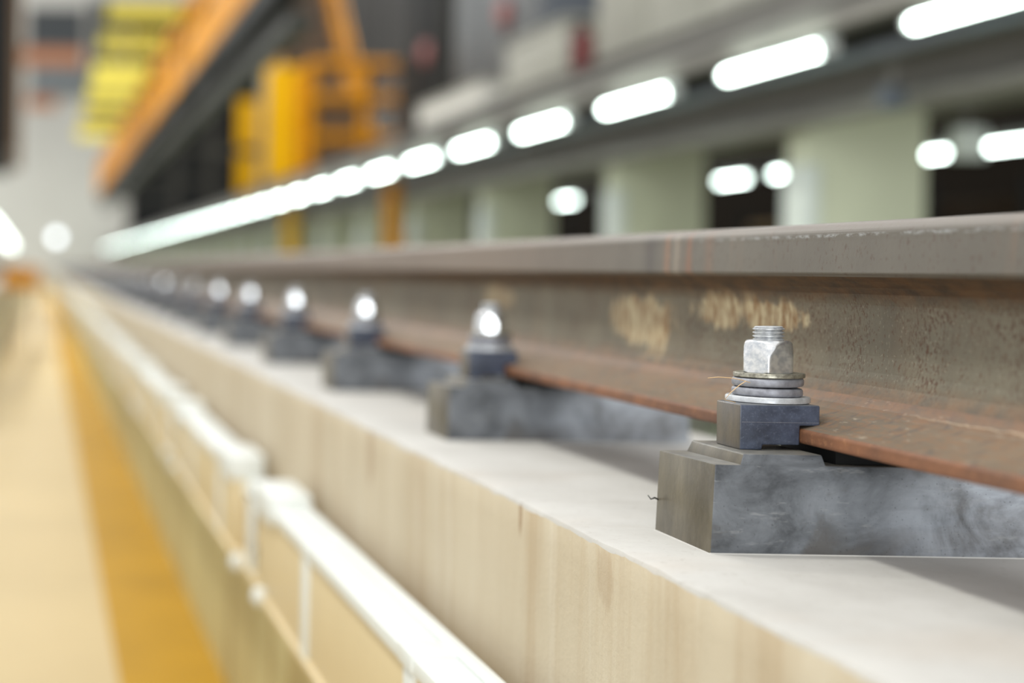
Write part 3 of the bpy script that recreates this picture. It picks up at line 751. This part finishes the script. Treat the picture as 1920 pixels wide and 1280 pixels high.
# yellow gates on the platform
def gate(x0, x1, y, h, label):
    g = thing('safety_gate', label, 'gate', (x0, y, PT), 'yellow gates on the platform')
    mb = MB(); mb.box(0.05, x1 - x0 - 0.05, -0.02, 0.02, 0.06, h - 0.05); mb.build('infill_panel', M['yellow'], g)
    for a in (0, x1 - x0 - 0.05):
        mb = MB(); mb.box(a, a + 0.05, -0.03, 0.03, 0, h); mb.build('post', M['yellow'], g, bevel=0.004)
    mb = MB(); mb.box(0, x1 - x0, -0.025, 0.025, h - 0.05, h); mb.build('top_rail', M['yellow'], g, bevel=0.004)
gate(3.44, 3.78, 27.5, 1.72, 'narrow yellow safety gate on the platform, the left one of two')
gate(3.46, 4.12, 24.2, 1.88, 'wide yellow safety gate on the platform below the orange stair')
# orange stair and cage rising from the platform
s = thing('access_stair', 'steep orange access stair with brown treads rising behind the wide yellow gate', 'stair', (4.15, 26.0, PT))
for x in (0.0, 1.36):
    mb = MB(); mb.bar((x, 0.0, 0.12), (x, 4.4, 4.3), 0.12, 0.30); mb.build('stringer', M['orange'], s)
for i in range(14):
    f = (i + 0.5) / 14; mb = MB(); mb.box(0.06, 1.30, 4.4 * f - 0.12, 4.4 * f + 0.12, 4.2 * f, 4.2 * f + 0.05); mb.box(0.06, 1.30, 4.4 * f + 0.1, 4.4 * f + 0.12, 4.2 * f, 4.2 * f + 0.17); mb.build('tread', M['brown'], s)
for x in (0.0, 1.36):
    mb = MB(); mb.tube([(x, 0.0, 1.0), (x, 4.4, 5.2)], 0.04, 8)
    for f in (0.03, 0.3, 0.55, 0.8): mb.tube([(x, 4.4 * f, 4.2 * f), (x, 4.4 * f, 4.2 * f + 1.0)], 0.03, 8)
    mb.build('handrail', M['orange'], s)
c = thing('guard_cage', 'orange tubular guard cage on the platform right of the wide yellow gate', 'guard cage', (3.84, 22.4, PT))
for z in (0.62, 1.2, 1.68):
    mb = MB(); mb.tube([(0, 0, z), (1.56, 0, z)], 0.085, 8); mb.tube([(0, 0, z), (0, 1.0, z)], 0.04, 8); mb.tube([(1.56, 0, z), (1.56, 1.0, z)], 0.04, 8); mb.build('rail_bar', M['orange'], c)
for (x, yy) in ((0, 0), (0, 1.0), (0.78, 0), (1.56, 0), (1.56, 1.0)):
    mb = MB(); mb.tube([(x, yy, 0), (x, yy, 1.70)], 0.085, 8); mb.build('post', M['orange'], c)
mb = MB(); mb.box(0.02, 0.80, -0.02, 0.0, 0.05, 1.2); mb.build('mesh_panel', M['brown'], c)
# yellow and orange legs under the platform
def leg(x, y, mat, label, w):
    e = thing('support_leg', label, 'support leg', (x, y, 0))
    mb = MB(); mb.bar((0, 0, 0), (0, 0, Z(1.155)), w, w); mb.build('post', mat, e, bevel=0.006)
    mb = MB(); mb.box(-w, w, -w, w, 0, 0.03); mb.build('base_plate', mat, e)
    mb = MB(); mb.bar((0, 0, Z(0.75)), (0.30, 0, 0.02), w * .6, w * .6); mb.build('brace', mat, e)
leg(3.78, 23.6, M['yellow'], 'bright yellow support leg under the platform, left of the orange leg', 0.20)
leg(3.74, 16.6, M['orange'], 'amber orange support leg under the platform, right of the yellow leg', 0.14)

# ------------------------------------------------------------------ roof level gangway on the right: orange guardrail, dark underside, lemon flaps
g = thing('roof_gangway', 'dark overhead roof gangway with orange guardrail and lemon yellow flaps', 'gangway', (1.6, 9.0, Z(2.2)))
def gg(mb, name, mat, **k):
    mb.v = [(x - 1.6, y - 9.0, z - Z(2.2)) for x, y, z in mb.v]; return mb.build(name, mat, g, **k)
Y0g, Y1g = 11.0, 46.0
mb = MB(); mb.box(1.62, 1.86, Y0g, Y1g, Z(2.12), Z(2.20)); gg(mb, 'deck', M['dark'])
mb = MB(); mb.box(1.62, 1.70, Y0g, Y1g, Z(1.96), Z(2.12)); gg(mb, 'edge_girder', M['black'])
mb = MB(); mb.box(1.78, 1.86, Y0g, Y1g, Z(1.98), Z(2.12)); gg(mb, 'inner_girder', M['dark'])
mb = MB(); mb.box(1.72, 1.90, Y0g, Y1g, Z(1.74), Z(1.86)); gg(mb, 'under_duct', M['dark'])
y = Y0g + 0.5
while y < Y1g:
    mb = MB(); mb.box(1.80, 1.83, y, y + 0.04, Z(1.86), Z(1.98)); gg(mb, 'duct_hanger', M['dark']); y += 5.0
mb = MB(); mb.box(1.60, 1.62, Y0g, Y1g, Z(2.16), Z(2.62)); gg(mb, 'toe_panel', M['orange'])
for z in (2.78, 2.98):
    mb = MB(); mb.box(1.58, 1.63, Y0g, Y1g, Z(z) - 0.04, Z(z) + 0.04); gg(mb, 'guard_bar', M['orange'])
y = Y0g + 0.3
while y < Y1g:
    mb = MB(); mb.box(1.58, 1.64, y, y + 0.10, Z(2.16), Z(3.0)); gg(mb, 'guard_post', M['orange']); y += 1.75
# columns on the side platform that carry the gangway on cantilever arms
for i, y in enumerate((24.75, 33.0, 42.0)):
    cgy = thing('gangway_column', ['slim grey steel column between the two yellow gates, carrying the roof gangway', 'second slim steel column carrying the roof gangway, beyond the gates',
             'farthest slim steel column carrying the roof gangway'][i], 'column', (3.46, y, PT), 'columns of the roof gangway')
    h = 4.8
    mb = MB(); mb.box(0, 0.26, 0, 0.02, 0, h); mb.box(0, 0.26, 0.18, 0.20, 0, h); mb.box(0.12, 0.14, 0.02, 0.18, 0, h); mb.build('shaft', M['pale' if i == 0 else 'dark'], cgy)
    mb = MB(); mb.box(-0.05, 0.31, -0.05, 0.25, 0, 0.03); mb.build('base_plate', M['dark'], cgy)
    mb = MB(); mb.bar((0.07, 0.1, 0.60), (-1.62, 0.1, 0.60), 0.10, 0.12); mb.build('cantilever_arm', M['dark'], cgy)
for i, (y, d) in enumerate(((17.8, 1.1), (20.3, 0.9), (23.2, 1.0), (25.3, 0.7), (27.6, 1.0), (30.6, 1.2), (34.2, 1.0))):
    mb = MB(); mb.box(0.72, 1.54, y, y + d, Z(3.00), Z(3.04)); mb.box(0.72, 1.54, y - 0.03, y, Z(2.84), Z(3.06)); mb.v = [(a - 1.6, b_ - 9.0, c_ - Z(2.2)) for a, b_, c_ in mb.v]
    f = mb.build('fold_out_flap', M['lemon'], g); f['label'] = 'lemon yellow flap'
    for a in (0.1, d - 0.16):
        mb = MB(); mb.box(0.74, 1.60, y + a, y + a + 0.06, Z(2.93), Z(3.0)); mb.v = [(p - 1.6, q - 9.0, r - Z(2.2)) for p, q, r in mb.v]
        mb.build('flap_arm', M['dark'], f)

# ------------------------------------------------------------------ far end of the hall
b = thing('pit_trolley', 'orange pit trolley standing far down the cream floor under the left lamp', 'trolley', (-0.50, 19.0, 0))
mb = MB(); mb.box(0, 0.46, 0, 0.6, 0.80, 1.06); mb.build('tray', M['orange'], b, bevel=0.01)
for x in (0.02, 0.41):
    for y in (0.03, 0.54):
        mb = MB(); mb.box(x, x + 0.03, y, y + 0.03, 0.06, 0.80); lg = mb.build('leg', M['grey'], b)
        mb = MB(); mb.tube([(x, y + 0.015, 0.03), (x + 0.03, y + 0.015, 0.03)], 0.03, 12); mb.build('castor', M['black'], lg)
mb = MB(); mb.tube([(0.05, 0, 0.95), (0.05, -0.12, 1.02), (0.41, -0.12, 1.02), (0.41, 0, 0.95)], 0.012, 8); mb.build('push_handle', M['grey'], b)
def wall_window(n, x0, x1, z0, z1, mat):
    w = bpy.data.objects.new('window_%d' % n, None); C.objects.link(w); w.location = (x0, YE - 0.06, z0); w['kind'] = 'structure'
    tag(w, ['dark shuttered window high on the end wall', 'grey blue shuttered window below the dark one on the end wall', 'dark shuttered window of the end wall behind the lemon flaps',
            'wide black louvred opening filling the right half of the end wall'][n - 1], 'window')
    mb = MB(); mb.box(0, x1 - x0, -0.08, 0.02, 0, z1 - z0)
    k = 0.15
    while k < z1 - z0: mb.box(0, x1 - x0, -0.12, -0.08, k, k + 0.08); k += 0.3
    mb.build('shutter', mat, w)
    mb = MB(); mb.box(-0.1, 0, -0.14, 0.02, -0.1, z1 - z0 + 0.1); mb.box(x1 - x0, x1 - x0 + 0.1, -0.14, 0.02, -0.1, z1 - z0 + 0.1)
    mb.box(0, x1 - x0, -0.14, 0.02, -0.1, 0); mb.box(0, x1 - x0, -0.14, 0.02, z1 - z0, z1 - z0 + 0.1); mb.build('frame', M['grey'], w)
def pw(px, py, Y=YE): return ((px - 80) * Y / 2900, Z(-(py - 500) * Y / 2900))
for n, (x0, y0, x1, y1, m) in enumerate(((48, 18, 150, 88, 'shutter'), (55, 128, 160, 178, 'shutter2'), (165, 0, 228, 240, 'shutter'), (240, 0, 560, 452, 'black'))):
    a = pw(x0, y1); c_ = pw(x1, y0); wall_window(n + 1, a[0], c_[0], a[1], c_[1], M[m])
for (x0, y0, x1, y1, lab) in ((30, 92, 150, 122, 'faded orange banner between the two shuttered windows of the end wall'), (45, 182, 100, 204, 'small faded orange banner below the grey blue shuttered window')):
    a = pw(x0, y1); c_ = pw(x1, y0)
    bn = thing('banner', lab, 'banner', (a[0], YE - 0.1, a[1]))
    mb = MB(); mb.box(0, c_[0] - a[0], -0.04, 0.0, 0, c_[1] - a[1]); mb.build('cloth', M['banner'], bn)
    mb = MB(); mb.box(-0.05, c_[0] - a[0] + 0.05, -0.05, 0.06, c_[1] - a[1], c_[1] - a[1] + 0.06); mb.build('rod', M['grey'], bn)
gy = thing('gantry_post', 'black hanging gantry post at the upper left edge of the photo', 'gantry', (-1.5, 30.0, Z(1.8)))
mb = MB(); mb.box(0, 0.80, 0, 0.5, 0, 5.0); mb.build('box_section', M['black'], gy, bevel=0.01)
mb = MB(); mb.box(0.84, 1.02, 0.1, 0.4, 0.1, 5.0); mb.build('side_rail', M['brown'], gy)
mb = MB(); mb.box(0.80, 0.84, 0.2, 0.3, 0.5, 4.6); mb.build('web', M['black'], gy)

# ------------------------------------------------------------------ light: roof daylight, high bay lamps, added lights behind the camera
W = bpy.data.worlds.new('World'); SC.world = W; W.use_nodes = True
bg = W.node_tree.nodes['Background']
bg.inputs['Color'].default_value = (0.98, 0.985, 1.0, 1); bg.inputs['Strength'].default_value = 0.92
def area(x, y, z, size, p, sy=None, col=(0.98, 1.0, 0.95), rot=(0, 0, 0)):
    d = bpy.data.lights.new('unseen_area_light', 'AREA'); d.shape = 'RECTANGLE'; d.size = size; d.size_y = sy or size
    d.energy = p; d.color = col
    o = bpy.data.objects.new('unseen_area_light', d); C.objects.link(o); o.location = (x, y, z); o.rotation_euler = rot
for y in (-3.0, 3.0, 9.0, 20.0, 32.0, 46.0, 60.0, 74.0):
    area(-2.4, y, 8.5, 0.9, 190 if y < 10 else 600)
    if y > 10: area(8.0, y, 9.0, 0.9, 420)
# unseen area lights added behind the camera for cool fill and nut glints
area(4.3, -8.0, 2.1, 4.6, 360, 3.4, (0.86, 0.94, 1.0), (PI / 2, 0, 0))
area(-2.4, -8.0, 2.0, 2.6, 260, 3.0, (0.90, 0.96, 1.0), (PI / 2, 0, 0))

# ------------------------------------------------------------------ camera
cd = bpy.data.cameras.new('camera'); cam = bpy.data.objects.new('camera', cd); C.objects.link(cam)
cam.location = (0, 0, CAM)
ROLL = 0.016
cam.matrix_world = Matrix.Translation((0, 0, CAM)) @ Matrix.Rotation(PI / 2, 4, 'X') @ Matrix.Rotation(ROLL, 4, 'Z')
cd.sensor_fit = 'HORIZONTAL'; cd.sensor_width = 36.0; cd.lens = 36.0 * 2900 / 1920
cd.shift_x = (960 - 80) / 1920; cd.shift_y = (500 - 640) / 1920
cd.clip_start = 0.05; cd.clip_end = 300
cd.dof.use_dof = True; cd.dof.focus_distance = 1.345
cd.dof.aperture_fstop = (cd.lens / 1000) / 0.0262 ; cd.dof.aperture_blades = 0
SC.camera = cam

SC.view_settings.view_transform = 'Standard'; SC.view_settings.look = 'None'
SC.view_settings.exposure = 0.25; SC.view_settings.gamma = 1.0; SC.view_settings.use_curve_mapping = False
SC.cycles.use_denoising = True
SC.cycles.max_bounces = 8; SC.cycles.diffuse_bounces = 5
SC.cycles.sample_clamp_indirect = 8.0
